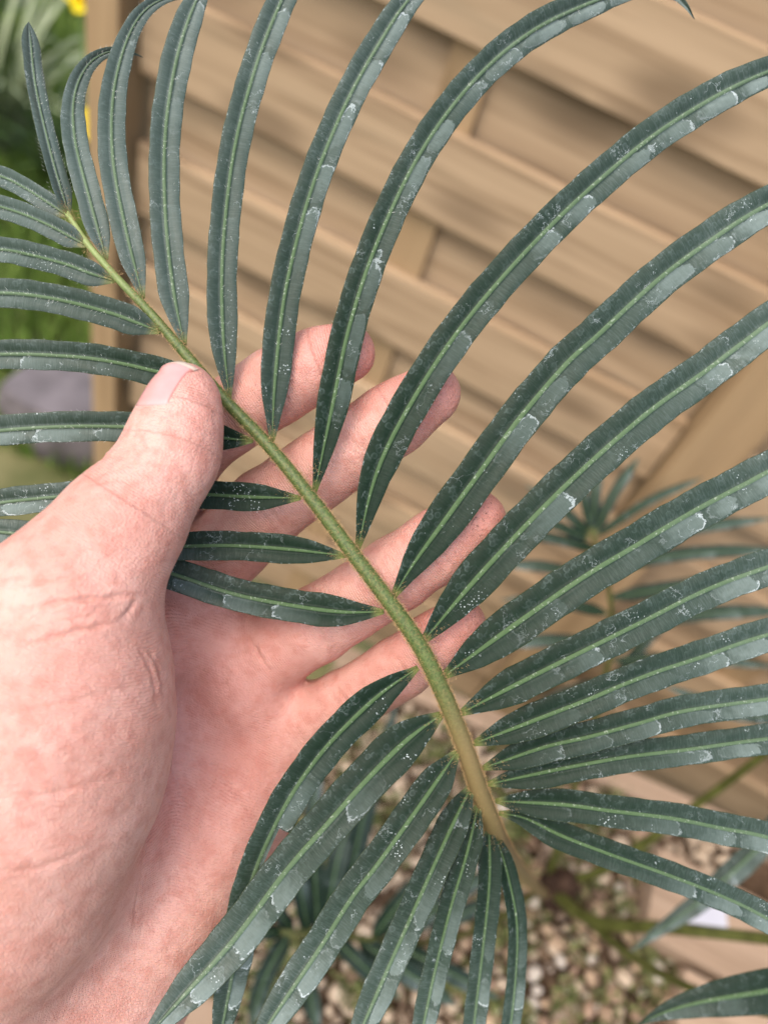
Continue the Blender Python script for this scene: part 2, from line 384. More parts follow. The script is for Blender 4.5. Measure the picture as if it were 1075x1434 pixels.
# ------------------------------------------------------------ planter with pebbles
PZ = .62
def hz(px, py, z=PZ): return hit_z(px, py, z)
pc = hz(800, 1260)
planter = empty('planter', (pc.x, pc.y, 0), 'raised wooden planter of pebbles and moss under the cycad', 'planter')
PEB = []
for i, (a, b) in enumerate((((.36, .24, .15), (.50, .37, .25)), ((.42, .32, .22), (.56, .46, .34)), ((.30, .20, .14), (.42, .28, .19)), ((.46, .40, .33), (.60, .54, .46)), ((.20, .15, .11), (.32, .24, .17)))):
    PEB.append(mat_plain('pebble_stone', a, b, 120, .7, .4, .002))
SOIL = mat_plain('planter_soil', (.035, .022, .014), (.10, .065, .04), 60, .95, .9, .01, .1)
px0, px1 = pc.x-.24, hz(945, 1300).x+.0
py0, py1 = pc.y-.30, hz(850, 1092).y
def quad_box(name, x0, x1, y0, y1, z0, z1, mat, parent, bev=.003):
    V, Fc = box(x1-x0, y1-y0, z1-z0, bev, ((x0+x1)/2, (y0+y1)/2, (z0+z1)/2)); return mesh_obj(name, V, Fc, mat, parent, False)
quad_box('soil', px0, px1+.30, py0, py1, PZ-.30, PZ-.012, SOIL, planter, .004)
peb_me = []
for v in range(10):
    bm = bmesh.new(); bmesh.ops.create_icosphere(bm, subdivisions=2, radius=1)
    sx, sy, sz = random.uniform(.8, 1.25), random.uniform(.7, 1), random.uniform(.5, .75)
    ph = [random.uniform(0, 6) for _ in range(4)]
    for vv in bm.verts:
        c_ = vv.co.copy(); k = 1+.10*math.sin(2.3*c_.x+ph[0])+.10*math.sin(2.9*c_.y+ph[1])+.08*math.sin(3.1*c_.z+ph[2])
        vv.co = Vector((c_.x*sx*k, c_.y*sy*k, c_.z*sz*k))
    me = bpy.data.meshes.new('pebble'); bm.to_mesh(me); bm.free(); me.materials.append(PEB[v % 5]); me.shade_smooth(); peb_me.append(me)
spots = []
def clear(x, y, r):
    return all((x-a)**2+(y-b)**2 > (.82*(r+q))**2 for a, b, q in spots[-900:])
cands = []
for t in range(5200):
    x, y = random.uniform(px0+.005, px1+.05), random.uniform(py0+.005, py1-.005); r = random.choice((.0035, .0045, .0055, .0065, .008, .0095))
    if clear(x, y, r): spots.append((x, y, r))
cc = hz(800, 1290)
spots.sort(key=lambda s: (s[0]-cc.x)**2+(s[1]-cc.y)**2)
print('pebbles', len(spots))
for i, (x, y, r) in enumerate(spots[:290]):
    shared('pebble', random.choice(peb_me), planter, Vector((x, y, PZ-.008+r*.25+random.uniform(0, .005)))-Vector(planter.location), (random.uniform(-.5, .5), random.uniform(-.5, .5), random.uniform(0, 6)), r)
V = []; Fc = []
for (x, y, r) in spots[290:]:
    me = random.choice(peb_me); b = len(V); a = random.uniform(0, 6); ca, sa = math.cos(a), math.sin(a)
    for vv in me.vertices:
        V.append((x+r*(vv.co.x*ca-vv.co.y*sa), y+r*(vv.co.x*sa+vv.co.y*ca), PZ-.008+r*.25+r*vv.co.z))
    Fc += [[b+i for i in f.vertices] for f in me.polygons]
if V: tag(mesh_obj('pebble_layer', V, Fc, PEB[1], planter), kind='stuff')
# moss and tiny weeds between the pebbles
MOSS = mat_plain('moss', (.06, .085, .02), (.17, .18, .06), 80, .8, .0)
V = []; Fc = []
cl = [(random.uniform(px0, px1), random.uniform(py0, py1), random.uniform(.008, .025)) for _ in range(230)]
for (x, y, r) in cl:
    for k in range(46):
        a = random.uniform(0, 6.3); q = r*math.sqrt(random.random()); b = len(V); cx_, cy_ = x+q*math.cos(a), y+q*math.sin(a)
        d = random.uniform(0, 6.3); l = random.uniform(.002, .005); h = random.uniform(.002, .009)
        V += [(cx_, cy_, PZ-.006+h), (cx_+l*math.cos(d), cy_+l*math.sin(d), PZ-.004+h+random.uniform(-.001, .003)), (cx_+l*math.cos(d+1.2), cy_+l*math.sin(d+1.2), PZ-.005+h+random.uniform(0, .003))]
        Fc.append((b, b+1, b+2))
tag(mesh_obj('moss', V, Fc, MOSS, planter, False), kind='stuff')
CHIP = mat_plain('bark_chip', (.06, .035, .02), (.22, .15, .09), 80, .8, .3, .001)
V = []; Fc = []
for k in range(1500):
    x, y = random.uniform(px0, px1), random.uniform(py0, py1); a = random.uniform(0, 6.3); l = random.uniform(.002, .009); q = random.uniform(.0006, .002); z = PZ-.002+random.uniform(-.004, .007); b = len(V); t = random.uniform(-.5, .5)
    dx, dy = math.cos(a), math.sin(a)
    for u, v_ in ((-1, -1), (1, -.6), (1.1, .7), (-.8, 1)): V.append((x+dx*l*u-dy*q*v_, y+dy*l*u+dx*q*v_, z+u*l*t*.5))
    for u, v_ in ((-1, -1), (1, -.6), (1.1, .7), (-.8, 1)): V.append((x+dx*l*u-dy*q*v_, y+dy*l*u+dx*q*v_, z+u*l*t*.5-.0008))
    Fc += [(b, b+1, b+2, b+3), (b+7, b+6, b+5, b+4), (b, b+4, b+5, b+1), (b+1, b+5, b+6, b+2), (b+2, b+6, b+7, b+3), (b+3, b+7, b+4, b)]
tag(mesh_obj('debris', V, Fc, CHIP, planter, False), kind='stuff')
# rim planks
def plank(ax, ay, bx2, by2, wid, thick, z, mat=RAIL_W, name='plank', parent=planter):
    """a plank whose top centre line runs from a to b"""
    d = Vector((bx2-ax, by2-ay, 0)); L = d.length; V, Fc = box(L, wid, thick, .003)
    o = shared(name, me_of(name, V, Fc, mat, False), parent, Vector(((ax+bx2)/2, (ay+by2)/2, z-thick/2))-Vector(parent.location), (0, 0, math.atan2(d.y, d.x)))
    return o
# planks to the right of the pebbles: their cut ends face the pebbles
e1, e2 = hz(925, 1185, PZ+.02), hz(965, 1340, PZ+.02)
dr = Vector((math.cos(R_(-6)), math.sin(R_(-6)), 0)); dn_ = Vector((-dr.y, dr.x, 0))
wid1 = abs((e1-e2).dot(dn_))
for j, (s, zz) in enumerate(((e1-dn_*wid1*.5+dr*.0, PZ+.02), (e2-dn_*(.008+wid1*.5), PZ+.017), (e2-dn_*(.016+wid1*1.5)-dr*.004, PZ+.02))):
    e = s+dr*.55; plank(s.x, s.y, e.x, e.y, wid1, .03, zz)
# back, front and left sides
plank(px0-.02, py1+.012, px1+.5, py1+.012-.02, .022, .2, PZ+.004)
a_, b_ = hz(395, 1240, PZ), hz(640, 1434, PZ)
for j, off in enumerate((0.0, .062, .124)):
    dd_ = Vector((math.cos(R_(-4)), math.sin(R_(-4)), 0)); st = hz(400, 1300, PZ)+Vector((-.12, .045-off, 0)); en = hz(590, 1330, PZ)
    L = max(.1, px0-st.x-.004); plank(st.x, st.y, st.x+L, st.y+dd_.y*L, .055, .03, PZ-.02)
# printed paper tag on the first plank
tg = [hz(958, 1262, PZ+.0225), hz(1016, 1262, PZ+.0225), hz(1018, 1304, PZ+.0225), hz(960, 1300, PZ+.0225)]
V = [tuple(p) for p in tg]+[tuple(p+Vector((0, 0, .0006))) for p in tg]
PAPER = mat_plain('paper', (.46, .47, .53), (.52, .53, .58), 40, .6, .05)
tag(mesh_obj('paper_label', V, [(3, 2, 1, 0), (4, 5, 6, 7), (0, 1, 5, 4), (1, 2, 6, 5), (2, 3, 7, 6), (3, 0, 4, 7)], PAPER, smooth=False), 'small plain white paper label lying on the plank beside the pebbles', 'label')

# ------------------------------------------------------------ slate stones, strappy plants, flowers on the left
SLATE = [mat_plain('slate', (.08, .07, .072), (.15, .132, .137), 14, .7, .6, .01), mat_plain('slate_dark', (.05, .045, .05), (.10, .09, .10), 14, .7, .6, .01)]
def stone(cx, cy, z0, sx, sy, sz, rot, mat, label, name='slate_stone'):
    bm = bmesh.new(); bmesh.ops.create_icosphere(bm, subdivisions=3, radius=1); ph = [random.uniform(0, 6) for _ in range(6)]
    for v in bm.verts:
        c_ = v.co; k = 1+.12*math.sin(2.1*c_.x+ph[0])*math.cos(1.7*c_.y+ph[1])+.06*math.sin(5*c_.x+ph[2])+.05*math.sin(6*c_.y+ph[3])
        z = max(-.6, min(.62+.06*math.sin(3*c_.x+ph[4]), c_.z*1.3))
        v.co = Vector((c_.x*sx*k, c_.y*sy*k, (z+.6)/1.22*sz))
    V = np.array([v.co[:] for v in bm.verts]); Fc = [[v.index for v in f.verts] for f in bm.faces]; bm.free()
    ca, sa = math.cos(rot), math.sin(rot)
    V = np.stack([V[:, 0]*ca-V[:, 1]*sa+cx, V[:, 0]*sa+V[:, 1]*ca+cy, V[:, 2]+z0], 1)
    o = mesh_obj(name, V, Fc, mat, loc=(cx, cy, z0), smooth=False); tag(o, label, 'stone', 'slate stones along the fence foot'); return o
q = hit_z(140, 572, .10)
stone(q.x-.01, q.y, .0, .17, .10, .13, .15, SLATE[0], 'pale purple grey flat slate stone on the ground left of the thumb')
q = hit_z(350, 668, .05); stone(q.x, q.y-.03, 0, .09, .08, .06, .5, SLATE[1], 'dark slate stone seen through the gap between index and middle finger')
q = hit_z(462, 735, .05); stone(q.x, q.y, 0, .12, .06, .06, .1, SLATE[1], 'dark slate stone seen between middle and ring finger at the fence foot')
q = hz(560, 1285, .3); stone(q.x, q.y, 0.0, .10, .07, .34, .3, SLATE[0], 'upright purple grey slate stone behind the hanging lower leaflets')
STRAP = mat_plain('strap_leaf', (.14, .19, .09), (.29, .33, .20), 12, .5, .0); STRAP2 = mat_plain('strap_leaf_dark', (.03, .07, .015), (.08, .13, .03), 12, .5, .0)
def strap_plant(x, y, n, L, wdt, mat, label, group=None):
    root = empty('strappy_plant', (x, y, 0), label, 'plant', group)
    for i in range(n):
        a = random.uniform(0, 2*math.pi); l = L*random.uniform(.6, 1.1); dr_ = random.uniform(.25, .9)
        t = np.linspace(0, 1, 9); rr = l*dr_*t**1.5; zz = l*(t-.55*dr_*t**2.4)
        px_ = x+random.uniform(-.04, .04)+rr*math.cos(a); py_ = y+random.uniform(-.04, .04)+rr*math.sin(a); wv = wdt*(1-t**3)*(.6+.4*np.minimum(1, t*5))
        ox, oy = -math.sin(a), math.cos(a)
        V = []; Fc = []
        for k in range(9):
            for sgn, up in ((-1, .3), (0, 0), (1, .3)): V.append((px_[k]+sgn*ox*wv[k], py_[k]+sgn*oy*wv[k], zz[k]+up*wv[k]))
        for k in range(8): Fc += [(3*k, 3*k+1, 3*k+4, 3*k+3), (3*k+1, 3*k+2, 3*k+5, 3*k+4)]
        mesh_obj('blade', V, Fc, mat, root)
    return root
g1 = hit_z(20, 210, .1); strap_plant(g1.x-.1, g1.y+.1, 70, .62, .008, STRAP, 'pale strappy plant with long arching blades in the top left corner')
g2 = hit_z(95, 250, .05); strap_plant(g2.x, g2.y, 60, .34, .009, STRAP2, 'dark green clump of short blades behind the topmost left leaflets')
g3 = hit_z(-60, 100, .1); strap_plant(g3.x-.1, g3.y+.2, 60, .7, .008, STRAP, 'pale strappy plant farthest back at the left edge')
YEL = mat_plain('petal', (.74, .56, .01), (.80, .66, .03), 30, .5, .0); STEM_G = mat_plain('flower_stem', (.09, .17, .03), (.15, .24, .05), 30, .5, .0)
def flower(px, py, d, label, r=.035, tilt=(0, 0, 1)):
    c = P(px, py, d); root = empty('yellow_flower', (c.x, c.y, 0), label, 'flower', 'yellow flowers behind the fence post')
    V, Fc = tube([(c.x+.03, c.y+.02, 0), (c.x+.015, c.y+.01, c.z*.5), (c.x, c.y, c.z)], [.004, .0035, .003], 6); mesh_obj('stem', V, Fc, STEM_G, root)
    ax = (C0-c).normalized()*.6+Vector((.2, .1, .6)); ax.normalize(); u = ax.orthogonal().normalized(); v = ax.cross(u)
    for k in range(6):
        a = k*math.pi/3; d1 = u*math.cos(a)+v*math.sin(a); d2 = ax.cross(d1); V = []
        for t, wv, hh in ((0, .15, 0), (.3, .34, .18), (.65, .36, .3), (.9, .2, .34), (1, .02, .32)):
            for s in (-1, 0, 1): V.append(c+d1*r*t+d2*r*wv*s+ax*r*(hh+(.08 if s else 0)))
        Fc = [(3*i+j, 3*i+j+1, 3*i+j+4, 3*i+j+3) for i in range(4) for j in range(2)]
        mesh_obj('petal', [tuple(p) for p in V], Fc, YEL, root)
    V, Fc = tube([c+ax*r*x for x in (0, .3, .6, .75)], [r*.15, r*.2, r*.27, r*.36], 10, False); mesh_obj('trumpet', V, Fc, YEL, root)
flower(112, 2, 1.55, 'yellow flower nearest the top edge beside the fence post')
flower(128, 180, 1.45, 'yellow flower peeking from behind the fence post at leaflet height')

# ------------------------------------------------------------ the cycad
crown = P(765, 1255, .70)
plant = empty('cycad_plant', (crown.x, crown.y, PZ), 'dark green cycad whose arching frond is held in the hand', 'plant')
CAUD = mat_plain('caudex', (.025, .015, .011), (.075, .045, .03), 160, .9, .9, .006, .1)
def caudex():
    V = []; n, m = 26, 12
    for j in range(m):
        t = j/(m-1); r = .014*math.sin(math.pi*(.18+.8*t))**.7+.002; z = PZ-.01+.05*t
        for i in range(n):
            a = 2*math.pi*i/n; k = 1+.16*math.sin(7*a+j*2.1)*math.cos(j*1.3)
            V.append((crown.x+r*k*math.cos(a), crown.y+r*k*math.sin(a), z))
    Fc = [(j*n+i, j*n+(i+1) % n, (j+1)*n+(i+1) % n, (j+1)*n+i) for j in range(m-1) for i in range(n)]+[tuple((m-1)*n+i for i in range(n))]
    mesh_obj('caudex', V, Fc, CAUD, plant)
caudex()
DOWN = np.array(-UP*.92+RT*.39); NV = 17
VS = np.array([-1, -.975, -.9, -.74, -.52, -.30, -.17, -.115, 0, .115, .17, .30, .52, .74, .9, .975, 1])
def leaflet(parent, pts, width, roll=0.0, vee=16, n=56, seed=0, taper=(.145, .30), young=0.0, hole=None, ltk=1.0):
    """pts: world points of the midrib from rachis to tip; width in metres"""
    p, s = catmull(pts, n); T = tangents(p); L = s[-1]; t = s/L
    w_ = np.clip(t/taper[0], 0, 1); w_ = .14+.86*np.sin(w_*math.pi/2)**1.1
    e_ = np.clip((1-t)/taper[1], 0, 1); w_ = w_*(1-(1-e_)**2.2)
    w_ = np.maximum(w_, .02)*width/2
    rs_ = np.random.default_rng(seed+11)
    w_ = w_*(1+.018*np.sin(s*420+rs_.uniform(0, 6))+.015*np.sin(s*910+rs_.uniform(0, 6)))
    V = []; lv = []; ls = []; lt = []; lw = []; und = []
    for i in range(n):
        N = np.array(C0)-p[i]; N -= N.dot(T[i])*T[i]; N /= np.linalg.norm(N); B = np.cross(T[i], N)
        if B.dot(DOWN) < 0: B = -B
        a = roll+.05*math.sin(s[i]*55+seed); c_, s_ = math.cos(a), math.sin(a); N, B = N*c_+B*s_, B*c_-N*s_
        ww = w_[i]; va = math.tan(R_(vee)*(1-.25*t[i]))
        av = np.abs(VS); rh = min(.00050, ww*.16)
        h = av*ww*va - .30*ww*np.clip(av-.55, 0, 1)**2*1.9 + np.where(av < .13, rh*(1-(av/.13)**2), 0) - np.where((av > .12) & (av < .25), np.where(VS > 0, .00022, .00012), 0)
        h = h+ww*.025*np.sin(s[i]*230+VS*3+seed)
        for k in range(NV):
            V.append(p[i]+B*VS[k]*ww+N*h[k]); lv.append(VS[k]); ls.append(s[i]*1000); lt.append(t[i]*ltk); lw.append(ww*1000); und.append(0)
        for k in (14, 11, 8, 5, 2):
            V.append(p[i]+B*VS[k]*ww+N*(h[k]-.00045-(.0006 if k == 8 else 0))); lv.append(VS[k]*.5); ls.append(s[i]*1000); lt.append(t[i]*ltk); lw.append(ww*1000); und.append(1)
    M = NV+5
    Fc = [(i*M+k, i*M+(k+1) % M, (i+1)*M+(k+1) % M, (i+1)*M+k) for i in range(n-1) for k in range(M)]
    Fc += [tuple(range(M))[::-1], tuple((n-1)*M+k for k in range(M))]
    if hole: Fc = [f for q_, f in enumerate(Fc) if not (q_ < (n-1)*M and hole[0] <= q_//M < hole[1]+((q_ % M)*3 % 2) and (q_ % M in (11, 12, 13) or q_ % M in (17, 18)))]
    o = mesh_obj('leaflet', V, Fc, LEAF, parent, True, dict(lv=lv, ls=ls, lt=lt, lw=lw, und=und, young=np.full(len(V), young)))
    return o, p, w_
RP = [(88, 288, 213), (118, 335, 211), (160, 385, 209), (205, 432, 207.5), (255, 490, 206), (315, 560, 205.5), (375, 623, 205), (430, 690, 205), (490, 770, 205.5), (545, 843, 206.5), (588, 905, 208), (622, 975, 211), (650, 1045, 216), (670, 1105, 223), (688, 1152, 233), (700, 1180, 252), (712, 1200, 300), (730, 1222, 420), (752, 1245, 600), (763, 1253, 690)]
rp = np.array([P(a, b, d/1000)[:] for a, b, d in RP])
rq, rs = catmull(rp, 150)
rpx = np.array([(a, b) for a, b, d in RP], float)
def rach_r(i):
    # radius in metres from the picture's stem width
    return None
L_vis = np.linalg.norm(np.diff(rp[:15], axis=0), axis=1).sum()
rr = np.interp(rs, [0, .02, .05, .1, .16, L_vis, rs[-1]], [.0007, .0009, .0013, .0017, .0022, .0026, .0046])
V, Fc = tube(rq, rr, 14)
TT = tangents(rq)
att = np.repeat(np.clip(rs/L_vis, 0, 1), 14)
frond = mesh_obj('frond', V, Fc, RACH, plant, True, dict(rs=att)); frond['label'] = 'frond held in focus between thumb and fingers'
def near_rachis(px, py):
    d = [(C0-Vector(q)) for q in rq]
    best = None
    for i in range(0, 118):
        v = Vector(rq[i])-C0; z = v.dot(FW); x = CX+F*v.dot(RT)/z; y = CY-F*v.dot(UP)/z
        e = (x-px)**2+(y-py)**2
        if best is None or e < best[0]: best = (e, i, z)
    return best[1], best[2]
# every leaflet: midrib pixels, width in pixels, depth change at the tip (mm), bow towards the lens (mm), roll
RL = [
 ([(96, 302), (70, 210), (49, 115), (40, 30)], 33, 4, 4, .55),
 ([(152, 362), (126, 280), (105, 195), (104, 135), (122, 92), (152, 72), (185, 74), (200, 80)], 40, 14, 3, .1),
 ([(203, 415), (176, 320), (158, 220), (159, 130), (178, 55), (205, 12), (245, -6), (290, 0)], 43, 14, 3, 0),
 ([(264, 485), (242, 400), (231, 290), (232, 180), (248, 80), (275, 0), (310, -60)], 46, 10, 3, 0),
 ([(322, 556), (312, 460), (312, 350), (327, 215), (356, 100), (392, 5), (430, -70), (480, -130)], 46, 12, 4, 0),
 ([(383, 618), (386, 520), (401, 400), (436, 265), (482, 150), (530, 62), (580, -10), (660, -80)], 48, 13, 5, 0),
 ([(446, 690), (464, 575), (491, 450), (532, 330), (592, 208), (664, 112), (742, 45), (830, 2), (905, -20), (950, -4), (972, 26)], 50, 20, 5, 0),
 ([(503, 765), (528, 660), (578, 560), (648, 455), (738, 350), (832, 258), (940, 172), (1075, 100), (1230, 60)], 52, 16, 6, 0),
 ([(553, 832), (582, 785), (621, 731), (672, 661), (727, 586), (792, 510), (836, 470), (917, 395), (987, 342), (1075, 286), (1230, 210)], 56, 16, 6, 0),
 ([(590, 896), (661, 817), (736, 736), (796, 676), (857, 620), (917, 570), (987, 520), (1037, 482), (1110, 430), (1240, 360)], 57, 15, 6, 0),
 ([(622, 945), (711, 882), (811, 812), (887, 766), (962, 721), (1037, 681), (1110, 645), (1260, 590)], 57, 14, 6, .02),
 ([(648, 1000), (726, 957), (816, 912), (897, 872), (987, 827), (1075, 794), (1240, 740)], 52, 12, 5, .06),
 ([(668, 1042), (740, 1012), (820, 981), (867, 961), (922, 940), (986, 919), (1075, 889), (1230, 850)], 50, 10, 5, .10),
 ([(680, 1074), (760, 1047), (820, 1033), (891, 1014), (962, 995), (1075, 979), (1230, 955)], 46, 6, 4, .14),
 ([(690, 1098), (760, 1082), (820, 1070), (879, 1060), (962, 1050), (1075, 1035), (1230, 1020)], 44, 8, 3, .1),
 ([(700, 1117), (787, 1127), (857, 1136), (944, 1147), (1014, 1161), (1075, 1173), (1230, 1215)], 44, 4, 4, .15),
 ([(705, 1136), (735, 1146), (787, 1171), (857, 1198), (944, 1229), (1014, 1257), (1075, 1287), (1220, 1370)], 46, 2, 4, .12),
]
LL = [
 ([(94, 300), (62, 280), (30, 260), (0, 246), (-50, 232)], 32, 5, 2, .1),
 ([(120, 343), (60, 311), (0, 289), (-90, 270)], 36, 5, 2, .1),
 ([(162, 398), (125, 382), (90, 369), (40, 356), (0, 349), (-90, 345)], 40, 6, 2, .05),
 ([(222, 467), (190, 451), (151, 437), (75, 418), (0, 410), (-110, 415)], 46, 5, 2, .0),
 ([(285, 540), (219, 520), (166, 508), (100, 499), (0, 496), (-130, 505)], 46, 4, -1, 0),
 ([(352, 624), (311, 613), (250, 602), (191, 598), (100, 597), (0, 603), (-120, 620)], 47, 4, -3, 0),
 ([(417, 702), (352, 696), (276, 692), (180, 691), (90, 695), (0, 704), (-120, 720)], 43, 3, -3, .0),
 ([(478, 779), (402, 769), (321, 764), (236, 765), (150, 760), (60, 752), (0, 745), (-120, 735)], 44, 3, -3, 0),
 ([(533, 864), (477, 857), (402, 847), (327, 832), (251, 807), (180, 785), (100, 770), (30, 765), (-70, 770)], 48, 2, -3, -.1),
 ([(576, 936), (530, 974), (474, 1027), (437, 1071), (404, 1120), (376, 1175), (352, 1235), (337, 1300), (326, 1360), (312, 1434), (300, 1500)], 52, 10, 3, .25),
 ([(612, 999), (568, 1038), (512, 1094), (456, 1157), (400, 1221), (327, 1317), (251, 1402), (190, 1470)], 64, -12, 6, .0),
 ([(638, 1054), (586, 1131), (530, 1209), (493, 1257), (448, 1328), (400, 1399), (340, 1490)], 58, -6, 5, .05),
 ([(657, 1098), (631, 1161), (594, 1243), (556, 1328), (515, 1421), (480, 1500)], 52, -3, 4, .05),
 ([(668, 1126), (653, 1198), (631, 1272), (608, 1365), (592, 1440), (575, 1520)], 48, 2, 4, .05),
 ([(682, 1152), (685, 1235), (676, 1328), (664, 1432), (655, 1520)], 44, 4, 3, .2),
 ([(692, 1166), (711, 1228), (723, 1291), (722, 1365), (714, 1440), (700, 1520)], 38, 6, 3, .45),
]
fuzz_pts = []; hair_V = []; hair_F = []
def add_hair(p, d, l, w_):
    b = len(hair_V); side = np.cross(d, np.array(FW)); side /= max(1e-6, np.linalg.norm(side))
    hair_V.extend([p-side*w_, p+side*w_, p+d*l]); hair_F.append((b, b+1, b+2))
for side, lst in ((1, RL), (-1, LL)):
    for j, (pp, wpx, dz, bow, roll) in enumerate(lst):
        bi, z0 = near_rachis(*pp[0]); base = Vector(rq[bi])
        cum = np.concatenate([[0], np.cumsum(np.linalg.norm(np.diff(np.array(pp, float), axis=0), axis=1))]); tt = cum/cum[-1]
        if dz < 0 or len(pp) < 6: bowv = bow
        pts = []
        for (a, b), t in zip(pp, tt):
            z = z0+.0005+(dz*t**1.8 - bow*math.sin(min(1, t*1.6)*math.pi)*.8*(1 if t < .63 else 0) )/1000.0
            if t >= .63: z = z0+.0005+dz*t**1.8/1000
            pts.append(P(a, b, z)[:])
        zmid = z0
        # foot inside the stem
        pts = [tuple(base*.35+Vector(pts[0])*.65)]+pts[1:]
        o, pth, w_ = leaflet(frond, pts, wpx*((.86, .88, .90, .92, .90, .91, .93, 1.0, 1.04, 1.04, 1.04, 1.0, .96, .96, .96, 1.0, .85) if side > 0 else (.9, .9, .9, .9, .92, .92, .95, .95, .98, .98, .94, .88, .85, .74, .76, .80))[j]*zmid/F, roll, seed=j*7+(3 if side > 0 else 90), taper=((.145, .14) if side > 0 and j == 0 else (.145, .62) if side > 0 and j in (1, 2) else (.145, .30)), young=([.95, .9, .75, .6, .38, .2][j] if side > 0 and j < 6 else [.8, .7, .45, .25][j] if side < 0 and j < 4 else 0.0), hole=((24, 28) if side < 0 and j == 9 else None))
        # decurrent foot
        fuzz_pts.append((base, Vector(pts[1])))
        if j < 7:
            for k in range(260 if j < 4 else 120):
                i = random.randrange(4, len(pth)-2); tdir = tangents(pth)[i]; N = np.array(C0)-pth[i]; N /= np.linalg.norm(N); B = np.cross(tdir, N)
                sgn = random.choice((-1, 1)); e = random.choice((1.0, 1.0, 1.0, .1, random.random()))
                q_ = pth[i]+B*sgn*w_[i]*e+N*.0003
                d = B*sgn*.7+tdir*.6+N*random.uniform(.0, .6); d /= np.linalg.norm(d)
                add_hair(q_, d, random.uniform(.0004, .0011), .00003)
tag(mesh_obj('leaf_hair', hair_V, hair_F, HAIR, frond, False), kind='stuff')
# woolly brown fuzz on the stem and at the leaflet feet
V = []; Fc = []
def fz(p, d, l, wd):
    sdv = d.cross(FW);
    if sdv.length < 1e-6: return
    sdv.normalize(); b = len(V); V.extend([tuple(p-sdv*wd), tuple(p+sdv*wd), tuple(p+d*l)]); Fc.append((b, b+1, b+2))
for k in range(34000):
    i = random.randrange(6, 122); t = min(1, rs[i]/L_vis)
    if random.random() > .12+.9*t: continue
    f = random.random(); i2 = min(i+1, 149); p = Vector(rq[i]).lerp(Vector(rq[i2]), f); T = Vector(TT[i]); N = (C0-p).normalized(); B = T.cross(N).normalized()
    a = random.choice((random.gauss(0, .35), math.pi+random.gauss(0, .35), random.uniform(0, 2*math.pi)))
    d = B*math.cos(a)+N*math.sin(a); q_ = p+d*rr[i]*.98
    d2 = (d+T*random.uniform(-.9, .9)+Vector((random.gauss(0, .3), random.gauss(0, .3), random.gauss(0, .3)))).normalized()
    fz(q_, d2, random.uniform(.0003, .0012), .00005)
for base, nx in fuzz_pts:
    for k in range(120):
        t = random.random()**2*.22; p = base.lerp(nx, t*min(1, .02/max(1e-6, (nx-base).length))*2); N = (C0-p).normalized(); d = Vector((random.gauss(0, 1), random.gauss(0, 1), random.gauss(0, 1))).normalized()
        if d.dot(N) < 0: d = -d*.5+N*.2
        fz(p+d*.0018, d.normalized(), random.uniform(.0004, .0010), .00004)
tag(mesh_obj('fuzz', V, Fc, FUZZ, frond, False), kind='stuff')

# other fronds of the same plant, farther down and out of focus
OLIVE = mat_plain('olive_stalk', (.05, .055, .010), (.10, .11, .025), 90, .5, .3, .001)
def back_frond(path, leaves, rad=.0028, lab=None, young=.0, ltk=.7):
    """path and leaves in pixels and metres of depth"""
    pts = [P(*a)[:] for a in path]; q, s = catmull(pts, 40)
    V, Fc = tube(q, np.linspace(rad*1.25, rad*.5, 40), 8)
    o = mesh_obj('frond', V, Fc, OLIVE, plant, True)
    if lab: o['label'] = lab
    for i, (lp, wpx) in enumerate(leaves):
        leaflet(o, [P(*a)[:] for a in lp], wpx*lp[0][2]/F, random.uniform(-.3, .3), 10, 22, i, (.17, .45), young, None, ltk)
    return o
cr = (765, 1240, .69)
# upright frond behind the right-hand leaflets, tip rosette at (828,743)
A = [cr, (800, 1120, .63), (845, 960, .56), (856, 850, .53), (828, 743, .50)]
lf = []
for (x, y, d, ex, ey, dd_, w_) in ((828, 745, .44, 800, 640, .44, 16), (829, 745, .44, 838, 640, .45, 22), (831, 748, .44, 895, 640, .45, 20), (832, 752, .44, 985, 668, .46, 16), (826, 750, .44, 735, 680, .44, 18), (826, 756, .44, 700, 720, .44, 18), (836, 770, .445, 690, 750, .44, 20), (838, 775, .45, 1085, 725, .46, 22), (843, 795, .455, 1100, 770, .46, 24), (846, 815, .46, 690, 790, .46, 22), (850, 838, .465, 1120, 812, .47, 26), (852, 860, .47, 700, 840, .47, 22), (854, 880, .475, 1120, 855, .48, 26), (853, 905, .48, 690, 905, .48, 24), (852, 925, .49, 1090, 935, .49, 20), (846, 955, .50, 730, 1010, .5, 24), (842, 980, .51, 960, 840, .5, 22)):
    mx, my = (x+ex)/2, (y+ey)/2; d += .06; dd_ += .06; lf.append(([(x, y, d), (mx, my-8, (d+dd_)/2-.006), (ex, ey, dd_)], w_*.8))
back_frond(A, lf, .0026, 'upright blurred frond behind the leaflets on the right')
# frond lying to the lower left under the hanging leaflets
A = [cr, (690, 1290, .60), (620, 1318, .54), (540, 1318, .50), (460, 1308, .48), (395, 1305, .47)]
lf = []
for i, (x, y, ex, ey, w_) in enumerate(((410, 1306, 365, 1230, 20), (432, 1306, 420, 1180, 24), (455, 1308, 500, 1120, 30), (475, 1310, 555, 985, 30), (520, 1316, 640, 1190, 26), (560, 1318, 700, 1215, 24), (600, 1320, 690, 1260, 22), (405, 1306, 350, 1440, 26), (430, 1308, 445, 1450, 26), (465, 1312, 560, 1400, 24), (500, 1316, 640, 1410, 28), (545, 1320, 700, 1400, 26), (398, 1305, 330, 1320, 18), (445, 1307, 445, 1010, 26))):
    d = .48+.03*(x-400)/200; mx, my = (x+ex)/2-6, (y+ey)/2-4; lf.append(([(x, y, d), (mx, my, d-.008), (ex, ey, d+.005)], w_))
back_frond(A, lf, .0024, 'blurred frond under the leaflets at the bottom')
